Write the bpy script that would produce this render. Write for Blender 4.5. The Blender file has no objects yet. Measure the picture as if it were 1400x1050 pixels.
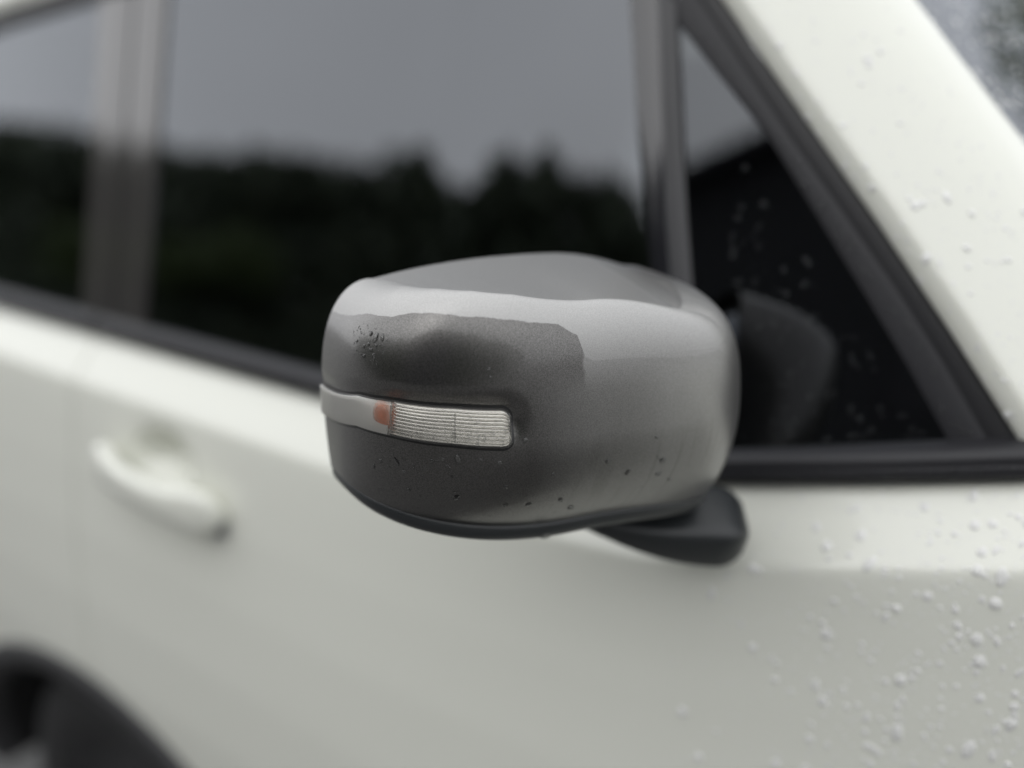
import bpy, bmesh, math, random
import numpy as np
from mathutils import Vector, Matrix, Euler, noise

random.seed(7)
rng = np.random.default_rng(11)
R = math.radians
scene = bpy.context.scene
C = scene.collection

# ------------------------------------------------------------------ camera
cam_d = bpy.data.cameras.new("camera")
cam = bpy.data.objects.new("camera", cam_d)
C.objects.link(cam)
PSI, PITCH = R(50.4686), R(16.1344)
fw = Vector((-math.cos(PSI) * math.cos(PITCH), math.sin(PSI) * math.cos(PITCH), -math.sin(PITCH)))
cam.location = (0, 0, 1.42)
cam.rotation_euler = fw.to_track_quat('-Z', 'Y').to_euler()
cam_d.sensor_width = 36
cam_d.lens = 36.0
cam_d.clip_start = 0.02
cam_d.clip_end = 600
cam_d.dof.use_dof = True
cam_d.dof.focus_distance = 0.582
cam_d.dof.aperture_fstop = 1.55
scene.camera = cam

# ------------------------------------------------------------------ sky, sun, exposure
SUN_EL, SUN_AZ = R(38), R(188)
w = bpy.data.worlds.new("World")
scene.world = w
w.use_nodes = True
nt = w.node_tree
nt.nodes.clear()
out = nt.nodes.new('ShaderNodeOutputWorld')
bg = nt.nodes.new('ShaderNodeBackground')
sky = nt.nodes.new('ShaderNodeTexSky')
sky.sky_type = 'NISHITA'
sky.sun_disc = False
sky.sun_elevation = SUN_EL
sky.sun_rotation = SUN_AZ
sky.dust_density = 6
sky.air_density = 1.0
hsv = nt.nodes.new('ShaderNodeHueSaturation')
hsv.inputs['Saturation'].default_value = 0.12
nt.links.new(sky.outputs[0], hsv.inputs['Color'])
# even cloud deck: brighter overhead, a little mottled
tc = nt.nodes.new('ShaderNodeTexCoord')
sep = nt.nodes.new('ShaderNodeSeparateXYZ')
nt.links.new(tc.outputs['Generated'], sep.inputs[0])
mr = nt.nodes.new('ShaderNodeMapRange')
mr.inputs['From Min'].default_value = 0
mr.inputs['From Max'].default_value = 1
mr.inputs['To Min'].default_value = 13.5
mr.inputs['To Max'].default_value = 13.5
nt.links.new(sep.outputs['Z'], mr.inputs['Value'])
cl = nt.nodes.new('ShaderNodeTexNoise')
cl.inputs['Scale'].default_value = 2.2
cl.inputs['Detail'].default_value = 3
nt.links.new(tc.outputs['Generated'], cl.inputs['Vector'])
clr = nt.nodes.new('ShaderNodeMapRange')
clr.inputs['From Min'].default_value = 0.3
clr.inputs['From Max'].default_value = 0.7
clr.inputs['To Min'].default_value = 0.9
clr.inputs['To Max'].default_value = 1.08
nt.links.new(cl.outputs['Fac'], clr.inputs['Value'])
mul = nt.nodes.new('ShaderNodeMath')
mul.operation = 'MULTIPLY'
nt.links.new(mr.outputs[0], mul.inputs[0])
nt.links.new(clr.outputs[0], mul.inputs[1])
tint = nt.nodes.new('ShaderNodeMix')
tint.data_type = 'RGBA'
tint.blend_type = 'MULTIPLY'
tint.inputs[0].default_value = 1
tint.inputs[7].default_value = (0.975, 0.99, 1.02, 1)
comb = nt.nodes.new('ShaderNodeCombineColor')
for i in range(3):
    nt.links.new(mul.outputs[0], comb.inputs[i])
nt.links.new(comb.outputs[0], tint.inputs[6])
mx = nt.nodes.new('ShaderNodeMix')
mx.data_type = 'RGBA'
mx.inputs[0].default_value = 0.85
nt.links.new(hsv.outputs[0], mx.inputs[6])
nt.links.new(tint.outputs[2], mx.inputs[7])
nt.links.new(mx.outputs[2], bg.inputs[0])
bg.inputs[1].default_value = 0.10
nt.links.new(bg.outputs[0], out.inputs[0])

sun_d = bpy.data.lights.new("sun", 'SUN')
sun_d.energy = 0.75
sun_d.angle = R(165)
sun_d.color = (1, 0.98, 0.95)
sun = bpy.data.objects.new("sun", sun_d)
C.objects.link(sun)
sd = Vector((math.sin(SUN_AZ) * math.cos(SUN_EL), math.cos(SUN_AZ) * math.cos(SUN_EL), math.sin(SUN_EL)))
sun.rotation_euler = (-sd).to_track_quat('-Z', 'Y').to_euler()

vs_ = scene.view_settings
vs_.view_transform = 'Standard'
vs_.look = 'None'
vs_.gamma = 1
vs_.exposure = 0.17
vs_.use_curve_mapping = False
scene.render.engine = 'CYCLES'
scene.cycles.use_denoising = True
try:
    scene.cycles.denoiser = 'OPENIMAGEDENOISE'
except Exception:
    pass
scene.cycles.max_bounces = 10
scene.cycles.transparent_max_bounces = 16

# ------------------------------------------------------------------ materials
def mat(name, base=(.5, .5, .5), rough=.5, metal=0., coat=0., coat_rough=.03, spec=.5, trans=0., ior=1.5):
    m = bpy.data.materials.new(name)
    m.use_nodes = True
    b = m.node_tree.nodes['Principled BSDF']
    b.inputs['Base Color'].default_value = (*base, 1)
    b.inputs['Roughness'].default_value = rough
    b.inputs['Metallic'].default_value = metal
    b.inputs['Coat Weight'].default_value = coat
    b.inputs['Coat Roughness'].default_value = coat_rough
    b.inputs['Specular IOR Level'].default_value = spec
    b.inputs['Transmission Weight'].default_value = trans
    b.inputs['IOR'].default_value = ior
    return m, m.node_tree, b

def N(t, kind, **kw):
    n = t.nodes.new(kind)
    for k, v in kw.items():
        if k in n.inputs.keys():
            n.inputs[k].default_value = v
        else:
            setattr(n, k, v)
    return n

def noise_col(t, b, c0, c1, scale, detail=4, coord='Object', sock='Base Color', lo=.3, hi=.7):
    tcn = N(t, 'ShaderNodeTexCoord')
    ns = N(t, 'ShaderNodeTexNoise')
    ns.inputs['Scale'].default_value = scale
    ns.inputs['Detail'].default_value = detail
    t.links.new(tcn.outputs[coord], ns.inputs['Vector'])
    cr = N(t, 'ShaderNodeValToRGB')
    cr.color_ramp.elements[0].position = lo
    cr.color_ramp.elements[1].position = hi
    cr.color_ramp.elements[0].color = (*c0, 1)
    cr.color_ramp.elements[1].color = (*c1, 1)
    t.links.new(ns.outputs['Fac'], cr.inputs[0])
    if sock:
        t.links.new(cr.outputs[0], b.inputs[sock])
    return ns, cr

def bump(t, b, scale, strength, dist, detail=3, sock='Normal'):
    tcn = N(t, 'ShaderNodeTexCoord')
    ns = N(t, 'ShaderNodeTexNoise')
    ns.inputs['Scale'].default_value = scale
    ns.inputs['Detail'].default_value = detail
    t.links.new(tcn.outputs['Object'], ns.inputs['Vector'])
    bp = N(t, 'ShaderNodeBump')
    bp.inputs['Strength'].default_value = strength
    bp.inputs['Distance'].default_value = dist
    t.links.new(ns.outputs['Fac'], bp.inputs['Height'])
    t.links.new(bp.outputs[0], b.inputs[sock])

M = {}
# pearl white paint under lacquer
M['white'], t, b = mat('pearl_white_paint', (.74, .75, .69), .38, 0, .8, .04)
noise_col(t, b, (.745, .753, .680), (.77, .778, .703), 900, 2)
bump(t, b, 7, .25, .0008, 2)
# black parts
M['rubber'], t, b = mat('black_rubber', (.014, .014, .017), .5)
bump(t, b, 900, .3, .0003)
M['trim'], t, b = mat('satin_black_trim', (.014, .014, .016), .42)
bump(t, b, 600, .15, .0002)
M['post'], t, b = mat('satin_grey_post', (.05, .05, .053), .38)
M['gloss_black'], t, b = mat('gloss_black_pillar', (.045, .042, .042), .10, 0, .8, .03)
M['channel'], t, b = mat('glossy_dark_channel', (.012, .012, .015), .10, 0, .8, .03)
M['cladding'], t, b = mat('grained_black_cladding', (.022, .022, .024), .55)
bump(t, b, 1500, .4, .0004)
M['arm'], t, b = mat('grained_dark_plastic', (.022, .025, .027), .38)
bump(t, b, 1600, .25, .0003)
M['lining'], t, b = mat('dark_cabin_lining', (.012, .012, .013), .8)
M['seat'], t, b = mat('dark_seat_cloth', (.02, .02, .022), .9)
M['tyre'], t, b = mat('tyre_rubber', (.015, .015, .016), .75)
M['alloy'], t, b = mat('alloy', (.35, .35, .36), .35, .9)
M['mirror'], t, b = mat('mirror_silvering', (.22, .24, .27), .02, 1)
M['gasket'], t, b = mat('gasket_black', (.008, .008, .008), .35)
# window glass : clear tinted pane
m = bpy.data.materials.new('tinted_glass')
m.use_nodes = True
t = m.node_tree
t.nodes.clear()
o_ = N(t, 'ShaderNodeOutputMaterial')
ms = N(t, 'ShaderNodeMixShader')
fr = N(t, 'ShaderNodeFresnel')
fr.inputs['IOR'].default_value = 2.05
tr = N(t, 'ShaderNodeBsdfTransparent')
tr.inputs[0].default_value = (.22, .23, .225, 1)
gl = N(t, 'ShaderNodeBsdfGlossy')
gl.inputs['Roughness'].default_value = .015
gl.inputs[0].default_value = (.90, .94, 1, 1)
t.links.new(fr.outputs[0], ms.inputs[0])
t.links.new(tr.outputs[0], ms.inputs[1])
t.links.new(gl.outputs[0], ms.inputs[2])
t.links.new(ms.outputs[0], o_.inputs[0])
M['glass'] = m
M['glass_quarter'] = m.copy()
M['glass_quarter'].name = 'tinted_quarter_glass'
[n for n in M['glass_quarter'].node_tree.nodes if n.type == 'FRESNEL'][0].inputs['IOR'].default_value = 1.75
# water
m = bpy.data.materials.new('water')
m.use_nodes = True
t = m.node_tree
t.nodes.clear()
o_ = N(t, 'ShaderNodeOutputMaterial')
ms = N(t, 'ShaderNodeMixShader')
ms2 = N(t, 'ShaderNodeMixShader')
fr = N(t, 'ShaderNodeFresnel')
fr.inputs['IOR'].default_value = 1.5
tr = N(t, 'ShaderNodeBsdfTransparent')
tr.inputs[0].default_value = (.97, .975, .97, 1)
df = N(t, 'ShaderNodeBsdfTranslucent')
df.inputs[0].default_value = (.9, .9, .9, 1)
gl = N(t, 'ShaderNodeBsdfGlossy')
gl.inputs['Roughness'].default_value = .02
ms2.inputs[0].default_value = .20
t.links.new(tr.outputs[0], ms2.inputs[1])
t.links.new(df.outputs[0], ms2.inputs[2])
t.links.new(fr.outputs[0], ms.inputs[0])
t.links.new(ms2.outputs[0], ms.inputs[1])
t.links.new(gl.outputs[0], ms.inputs[2])
t.links.new(ms.outputs[0], o_.inputs[0])
M['water'] = m
def water_copy(name, milky):  # milky: white diffuse standing in for sky light focused by the drops
    m2 = M['water'].copy()
    m2.name = name
    t2 = m2.node_tree
    mixes = [n for n in t2.nodes if n.type == 'MIX_SHADER']
    tl = [n for n in t2.nodes if n.type == 'BSDF_TRANSLUCENT'][0]
    for n in mixes:
        if n.inputs[2].is_linked and n.inputs[2].links[0].from_node == tl:
            n.inputs[0].default_value = milky
            d2 = t2.nodes.new('ShaderNodeBsdfDiffuse')
            d2.inputs[0].default_value = (1, 1, .98, 1)
            t2.links.new(d2.outputs[0], n.inputs[2])
    [n for n in t2.nodes if n.type == 'FRESNEL'][0].inputs['IOR'].default_value = 1.38
    return m2
M['water_pale'] = water_copy('water_painted_light', .72)
# signal lens : clear plastic, faintly milky
m = bpy.data.materials.new('clear_lens')
m.use_nodes = True
t = m.node_tree
t.nodes.clear()
o_ = N(t, 'ShaderNodeOutputMaterial')
ms = N(t, 'ShaderNodeMixShader')
ms2 = N(t, 'ShaderNodeMixShader')
fr = N(t, 'ShaderNodeFresnel')
fr.inputs['IOR'].default_value = 1.5
tr = N(t, 'ShaderNodeBsdfTransparent')
tr.inputs[0].default_value = (.97, .96, .94, 1)
df = N(t, 'ShaderNodeBsdfDiffuse')
df.inputs[0].default_value = (.75, .74, .71, 1)
ms2.inputs[0].default_value = .05
gl = N(t, 'ShaderNodeBsdfGlossy')
gl.inputs['Roughness'].default_value = .03
t.links.new(tr.outputs[0], ms2.inputs[1])
t.links.new(df.outputs[0], ms2.inputs[2])
t.links.new(fr.outputs[0], ms.inputs[0])
t.links.new(ms2.outputs[0], ms.inputs[1])
t.links.new(gl.outputs[0], ms.inputs[2])
t.links.new(ms.outputs[0], o_.inputs[0])
M['lens'] = m
M['reflector'], t, b = mat('signal_reflector', (.80, .79, .75), .16, .95)
M['diffuser'], t, b = mat('signal_diffuser', (.85, .85, .83), .4, .2)
m, t, b = mat('amber_glow_patch', (.85, .26, .09), .3)
tcb = N(t, 'ShaderNodeUVMap')
lw = N(t, 'ShaderNodeSeparateXYZ')
t.links.new(tcb.outputs[0], lw.inputs[0])
trb = N(t, 'ShaderNodeBsdfTransparent')
mb = N(t, 'ShaderNodeMixShader')
mrb = N(t, 'ShaderNodeMapRange')
mrb.inputs['From Min'].default_value = .0
mrb.inputs['From Max'].default_value = 1.0
mrb.inputs['To Min'].default_value = .9
mrb.inputs['To Max'].default_value = .0
t.links.new(lw.outputs['X'], mrb.inputs['Value'])
t.links.new(mrb.outputs[0], mb.inputs[0])
t.links.new(trb.outputs[0], mb.inputs[1])
t.links.new(b.outputs[0], mb.inputs[2])
t.links.new(mb.outputs[0], [n for n in t.nodes if n.type == 'OUTPUT_MATERIAL'][0].inputs[0])
M['amber'] = m
# ground and surroundings
M['asphalt'], t, b = mat('wet_asphalt', (.05, .05, .052), .55)
noise_col(t, b, (.07, .07, .07), (.12, .118, .114), 40, 6)
M['leaf'], t, b = mat('dark_foliage', (.05, .075, .035), .7)
noise_col(t, b, (.055, .075, .05), (.115, .14, .085), .8, 4)
M['leaf2'], t, b = mat('green_foliage', (.10, .14, .05), .6)
M['bark'], t, b = mat('bark', (.06, .05, .04), .9)
M['wall'], t, b = mat('dark_shed_wall', (.05, .052, .055), .8)
M['roof'], t, b = mat('dark_shed_roof', (.04, .042, .05), .6)
M['pane'], t, b = mat('shed_pane', (.02, .02, .025), .08)

# grey metallic paint of the mirror cap, with water film (UV: x = way round, y = height)
m, t, b = mat('grey_metallic_paint', (.30, .295, .29), .36, 1.0, .35, .05)
uvn = N(t, 'ShaderNodeUVMap')
sp = N(t, 'ShaderNodeSeparateXYZ')
tco = N(t, 'ShaderNodeTexCoord')
# ragged edge
nz = N(t, 'ShaderNodeTexNoise')
nz.inputs['Scale'].default_value = 95
nz.inputs['Detail'].default_value = 5
nz.inputs['Roughness'].default_value = .62
t.links.new(tco.outputs['Object'], nz.inputs['Vector'])
t.links.new(uvn.outputs[0], sp.inputs[0])
fc = N(t, 'ShaderNodeFloatCurve')
film = [(0, .60), (.25, .60), (.29, .635), (.347, .735), (.403, .72), (.456, .722), (.496, .742), (.5075, .75),
        (.509, .845), (.514, .868), (.526, .905), (.58, .915), (.628, .92), (.757, .92), (.80, .915), (.825, .905), (.86, .886), (.882, .880),
        (.935, .872), (.988, .83), (1, .82)]
film = sorted(film)
cv = fc.mapping.curves[0]
for i, (a, c_) in enumerate(film):
    if i == 0:
        cv.points[0].location = (a, c_)
    elif i == len(film) - 1:
        cv.points[-1].location = (a, c_)
    else:
        cv.points.new(a, c_)
for p_ in cv.points:
    p_.handle_type = 'VECTOR'
fc.mapping.update()
t.links.new(sp.outputs['X'], fc.inputs['Value'])
def MT(op, a, b_=None, clamp=False):
    n = N(t, 'ShaderNodeMath', operation=op)
    n.use_clamp = clamp
    for i, v in enumerate((a, b_)):
        if v is None:
            continue
        if isinstance(v, (int, float)):
            n.inputs[i].default_value = v
        else:
            t.links.new(v, n.inputs[i])
    return n.outputs[0]
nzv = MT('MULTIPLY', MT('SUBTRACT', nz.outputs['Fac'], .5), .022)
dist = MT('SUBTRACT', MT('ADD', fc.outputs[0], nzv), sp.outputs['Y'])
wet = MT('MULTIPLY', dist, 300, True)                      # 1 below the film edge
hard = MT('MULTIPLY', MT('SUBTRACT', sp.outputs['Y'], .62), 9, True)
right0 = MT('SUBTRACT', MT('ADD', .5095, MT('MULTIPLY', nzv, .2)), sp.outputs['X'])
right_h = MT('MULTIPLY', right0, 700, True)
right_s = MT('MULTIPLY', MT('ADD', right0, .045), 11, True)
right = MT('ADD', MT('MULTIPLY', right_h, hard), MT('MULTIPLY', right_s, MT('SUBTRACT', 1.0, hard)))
# fine dew over the dry part, film on the forward face painted paler for the brighter light it faces
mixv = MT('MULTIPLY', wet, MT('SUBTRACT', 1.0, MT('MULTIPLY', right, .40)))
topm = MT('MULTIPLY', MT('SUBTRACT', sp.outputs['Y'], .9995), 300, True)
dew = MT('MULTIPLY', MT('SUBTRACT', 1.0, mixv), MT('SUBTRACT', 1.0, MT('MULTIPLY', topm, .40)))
fl = N(t, 'ShaderNodeTexNoise')
fl.inputs['Scale'].default_value = 1700
fl.inputs['Detail'].default_value = 2
t.links.new(tco.outputs['Object'], fl.inputs['Vector'])
flr = N(t, 'ShaderNodeMapRange')
flr.inputs['From Min'].default_value = .3
flr.inputs['From Max'].default_value = .7
flr.inputs['To Min'].default_value = .62
flr.inputs['To Max'].default_value = 1.42
t.links.new(fl.outputs['Fac'], flr.inputs['Value'])
# thin vertical runs in the film
mp = N(t, 'ShaderNodeMapping')
mp.inputs['Scale'].default_value = (210, 1.8, 1)
t.links.new(uvn.outputs[0], mp.inputs['Vector'])
rn = N(t, 'ShaderNodeTexNoise')
rn.inputs['Scale'].default_value = 1
rn.inputs['Detail'].default_value = 3
t.links.new(mp.outputs[0], rn.inputs['Vector'])
runs = MT('MULTIPLY', MT('SUBTRACT', rn.outputs['Fac'], .56), 9, True)
low = MT('MULTIPLY', MT('SUBTRACT', .50, sp.outputs['Y']), 6, True)
runm = MT('MULTIPLY', MT('MULTIPLY', runs, low), .5)
vf_ = MT('ADD', .45, MT('MULTIPLY', MT('MULTIPLY', MT('SUBTRACT', sp.outputs['Y'], .70), 4.2, True), .55))  # dew thinned towards the film edge, painting in the band's falloff of light
dew_b = MT('MULTIPLY', dew, MT('MAXIMUM', vf_, wet))
dew2 = MT('MULTIPLY', MT('MULTIPLY', dew_b, MT('SUBTRACT', 1.0, runm)), MT('ADD', .2, MT('MULTIPLY', MT('MULTIPLY', MT('SUBTRACT', sp.outputs['X'], .05), 3.2, True), .8)))  # inboard end darkened in colour to dim its image in the quarter glass
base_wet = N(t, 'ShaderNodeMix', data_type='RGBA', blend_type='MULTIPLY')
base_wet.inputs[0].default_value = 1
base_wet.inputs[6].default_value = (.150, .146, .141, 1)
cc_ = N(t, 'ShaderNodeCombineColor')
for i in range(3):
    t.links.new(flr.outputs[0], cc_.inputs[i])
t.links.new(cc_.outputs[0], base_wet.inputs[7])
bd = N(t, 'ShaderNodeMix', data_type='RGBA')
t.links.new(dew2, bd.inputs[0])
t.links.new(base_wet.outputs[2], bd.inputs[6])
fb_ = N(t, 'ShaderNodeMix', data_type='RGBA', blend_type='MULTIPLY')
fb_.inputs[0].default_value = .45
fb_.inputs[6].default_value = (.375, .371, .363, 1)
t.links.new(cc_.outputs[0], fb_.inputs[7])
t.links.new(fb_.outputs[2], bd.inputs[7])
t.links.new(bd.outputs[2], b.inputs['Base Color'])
rm = N(t, 'ShaderNodeMapRange')
rm.inputs['To Min'].default_value = .30
rm.inputs['To Max'].default_value = .46
t.links.new(dew2, rm.inputs['Value'])
t.links.new(rm.outputs[0], b.inputs['Roughness'])
cm = N(t, 'ShaderNodeMapRange')
cm.inputs['To Min'].default_value = .05
cm.inputs['To Max'].default_value = .45
t.links.new(dew2, cm.inputs['Value'])
t.links.new(cm.outputs[0], b.inputs['Coat Roughness'])
bp = N(t, 'ShaderNodeBump')
bp.inputs['Strength'].default_value = .35
bp.inputs['Distance'].default_value = .0006
hsum = MT('ADD', MT('MULTIPLY', wet, .5), MT('MULTIPLY', runm, .5))
t.links.new(hsum, bp.inputs['Height'])
t.links.new(bp.outputs[0], b.inputs['Coat Normal'])
# dew = a sheet of tiny beads that scatter light
dd = N(t, 'ShaderNodeBsdfDiffuse')
dd.inputs[0].default_value = (.62, .62, .61, 1)
mshd = N(t, 'ShaderNodeMixShader')
o_ = [n for n in t.nodes if n.type == 'OUTPUT_MATERIAL'][0]
t.links.new(MT('MULTIPLY', dew2, .20), mshd.inputs[0])
t.links.new(b.outputs[0], mshd.inputs[1])
t.links.new(dd.outputs[0], mshd.inputs[2])
t.links.new(mshd.outputs[0], o_.inputs[0])
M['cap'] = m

# ------------------------------------------------------------------ helpers
def link(name, me, material, parent=None):
    o = bpy.data.objects.new(name, me)
    if material is not None:
        if len(me.materials) == 0:
            me.materials.append(material)
    C.objects.link(o)
    if parent is not None:
        o.parent = parent
    return o

def tag(o, label, cat, group=None, kind=None):
    if label: o['label'] = label
    if cat: o['category'] = cat
    if group: o['group'] = group
    if kind: o['kind'] = kind
    return o

def mesh(name, verts, faces, smooth=True):
    me = bpy.data.meshes.new(name)
    me.from_pydata([tuple(map(float, v)) for v in verts], [], faces)
    if smooth:
        me.polygons.foreach_set('use_smooth', [True] * len(me.polygons))
    me.update()
    return me

def grid_faces(nr, nc, base=0, flip=False, wrap=False):
    f = []
    for i in range(nr - 1):
        for j in range(nc if wrap else nc - 1):
            a = base + i * nc + j
            b_ = base + i * nc + (j + 1) % nc
            q = (a, b_, b_ + nc, a + nc)
            f.append(q[::-1] if flip else q)
    return f

def sheet(name, G, thick, material, parent, flip=False):
    """G : rows x cols x 3 outer surface; closed with an inner copy set back by `thick` along +Y-ish normals"""
    G = np.asarray(G, float)
    nr, nc, _ = G.shape
    du = np.gradient(G, axis=1)
    dv = np.gradient(G, axis=0)
    n = np.cross(du, dv)
    n /= np.linalg.norm(n, axis=-1, keepdims=True) + 1e-12
    if flip:
        n = -n
    inner = G - n * thick
    V = np.concatenate([G.reshape(-1, 3), inner.reshape(-1, 3)])
    k = nr * nc
    F = grid_faces(nr, nc, 0, flip) + grid_faces(nr, nc, k, not flip)
    rim = [i * nc for i in range(nr)] + [(nr - 1) * nc + j for j in range(1, nc)] + \
          [i * nc + nc - 1 for i in range(nr - 2, -1, -1)] + [j for j in range(nc - 2, 0, -1)]
    for a, b_ in zip(rim, rim[1:] + rim[:1]):
        q = (a, b_, b_ + k, a + k)
        F.append(q if flip else q[::-1])
    me = mesh(name, V, F)
    # crisp rims
    sharp = set()
    ring = {frozenset((a, b_)) for a, b_ in zip(rim, rim[1:] + rim[:1])} | {frozenset((a + k, b_ + k)) for a, b_ in zip(rim, rim[1:] + rim[:1])}
    for e in me.edges:
        if frozenset(e.vertices) in ring:
            e.use_edge_sharp = True
    return link(name, me, material, parent)

def tube(name, path, radii, material, parent, seg=14, squash=(1, 1), cap=True, up=(0, 0, 1), expo=2.0):
    V, F = [], []
    P = [Vector(p) for p in path]
    for i, p in enumerate(P):
        d = (P[min(i + 1, len(P) - 1)] - P[max(i - 1, 0)]).normalized()
        u = Vector(up)
        s = d.cross(u).normalized()
        u = s.cross(d).normalized()
        r = radii[i]
        ra, rb = r if isinstance(r, tuple) else (r * squash[0], r * squash[1])
        for k in range(seg):
            a = 2 * math.pi * k / seg
            ca, sa = math.cos(a), math.sin(a)
            e = 2 / expo
            V.append(p + s * (ra * math.copysign(abs(ca) ** e, ca)) + u * (rb * math.copysign(abs(sa) ** e, sa)))
    F = grid_faces(len(P), seg, 0, False, True)
    if cap:
        F.append(tuple(range(seg - 1, -1, -1)))
        F.append(tuple((len(P) - 1) * seg + k for k in range(seg)))
    me = mesh(name, V, F)
    return link(name, me, material, parent)

def sm(x):
    x = np.clip(x, 0, 1)
    return x * x * (3 - 2 * x)

# ------------------------------------------------------------------ ground and surroundings
def ground():
    nx = 24
    V = [(x, y, 0) for y in np.linspace(-160, 160, nx) for x in np.linspace(-160, 160, nx)]
    o = link('ground', mesh('ground', V, grid_faces(nx, nx)), M['asphalt'])
    tag(o, 'dark damp asphalt ground under the parked car', 'ground', kind='structure')
ground()

def leaf_cloud(blobs, per, size):
    V, F = [], []
    for (cx, cy, cz, rx, ry, rz) in blobs:
        d = rng.normal(size=(per, 3))
        d /= np.linalg.norm(d, axis=1, keepdims=True)
        rad = rng.uniform(.55, 1.05, (per, 1))
        p = np.array([cx, cy, cz]) + d * rad * np.array([rx, ry, rz])
        for q in p:
            a = rng.normal(size=3); a /= np.linalg.norm(a)
            c = rng.normal(size=3); c -= a * (a @ c); c /= np.linalg.norm(c)
            s = size * rng.uniform(.6, 1.4)
            k = len(V)
            V += [q - a * s, q + c * s * .6, q + a * s, q - c * s * .6]
            F.append((k, k + 1, k + 2, k + 3))
    return V, F

# dark wood across the car park: one far mass (mirrored in the side glass)
def wood():
    blobs = []
    x = -95.0
    while x < 120:
        d = -21 + random.uniform(-1.2, 1.2)
        h = ((9.9 + .6 * float(sm((-38 - x) / 12))) if x < -9.5 else (8.6 if x < 4 else 13.0)) + .3 * math.sin(x * .45) + random.uniform(-.35, .35)
        for k in range(5):
            z = h * (.12 + .19 * k)
            r = 2.9 - .28 * k
            blobs.append((x + random.uniform(-1, 1), d + random.uniform(-.8, .8), z, r * random.uniform(.8, 1.2), r, h * .14))
        x += (2.3 if x < -34 else 1.7) if x < 20 else 4.0
    V, F = leaf_cloud(blobs, 300, .34)
    # solid shaded core so that no light leaks through the mass
    for (cx, cy, cz, rx, ry, rz) in blobs:
        k = len(V)
        V += [(cx - rx * .7, cy, cz), (cx, cy - ry * .7, cz), (cx + rx * .7, cy, cz), (cx, cy + ry * .7, cz), (cx, cy, cz + rz * 1.1), (cx, cy, cz - rz * 1.1)]
        for i in range(4):
            F.append((k + i, k + (i + 1) % 4, k + 4))
            F.append((k + (i + 1) % 4, k + i, k + 5))
    o = link('wood', mesh('wood', V, F, False), M['leaf'])
    tag(o, 'dark distant wood mirrored in the side window', 'wood', kind='stuff')
wood()

def far_tree(x, y, h, r, label):
    e = bpy.data.objects.new('broadleaf_tree', None)
    e.location = (x, y, 0)
    C.objects.link(e)
    tag(e, label, 'tree')
    tr_ = tube('trunk', [(0, 0, 0), (.05, .02, h * .3), (-.04, .05, h * .55), (.05, 0, h * .8)], [.17, .14, .10, .04], M['bark'], e, 10)
    bl = [(random.uniform(-.6, .6) * r, random.uniform(-.6, .6) * r, h - r * 1.0 + random.uniform(-.7, .6) * r, r * .55, r * .55, r * .42) for _ in range(11)]
    V, F = leaf_cloud(bl, 420, .11)
    link('crown', mesh('crown', V, F, False), M['leaf2'], e)
far_tree(.6, 13.0, 6.9, 2.0, 'green leafy tree mirrored in the corner of the windscreen')

def young_trees():
    for k, (x, h) in enumerate(((-34, 5.6), (-29, 6.0), (-25.5, 6.3), (-15.5, 5.2), (-12.5, 5.6))):
        e = bpy.data.objects.new('young_tree', None)
        e.location = (x, -16.6 - .5 * (k % 2), 0)
        C.objects.link(e)
        tag(e, 'small light green young tree in front of the dark wood across the car park', 'tree', 'young trees mirrored in the side window')
        tube('trunk', [(0, 0, 0), (.03, .02, h * .4), (0, 0, h * .8)], [.10, .08, .03], M['bark'], e, 8)
        V, F = leaf_cloud([(random.uniform(-.8, .8), random.uniform(-.5, .5), h - 1 + random.uniform(-.9, .5), .9, .8, .6) for _ in range(7)], 220, .16)
        link('crown', mesh('crown', V, F, False), M['leaf2'], e)
young_trees()

def box(V, F, x0, x1, y0, y1, z0, z1):
    k = len(V)
    V += [(x0, y0, z0), (x1, y0, z0), (x1, y1, z0), (x0, y1, z0), (x0, y0, z1), (x1, y0, z1), (x1, y1, z1), (x0, y1, z1)]
    F += [(k, k + 3, k + 2, k + 1), (k + 4, k + 5, k + 6, k + 7), (k, k + 1, k + 5, k + 4), (k + 1, k + 2, k + 6, k + 5),
          (k + 2, k + 3, k + 7, k + 6), (k + 3, k, k + 4, k + 7)]

def boxes(name, L, material, parent):
    V, F = [], []
    for b_ in L:
        box(V, F, *b_)
    return link(name, mesh(name, V, F, False), material, parent)

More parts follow.
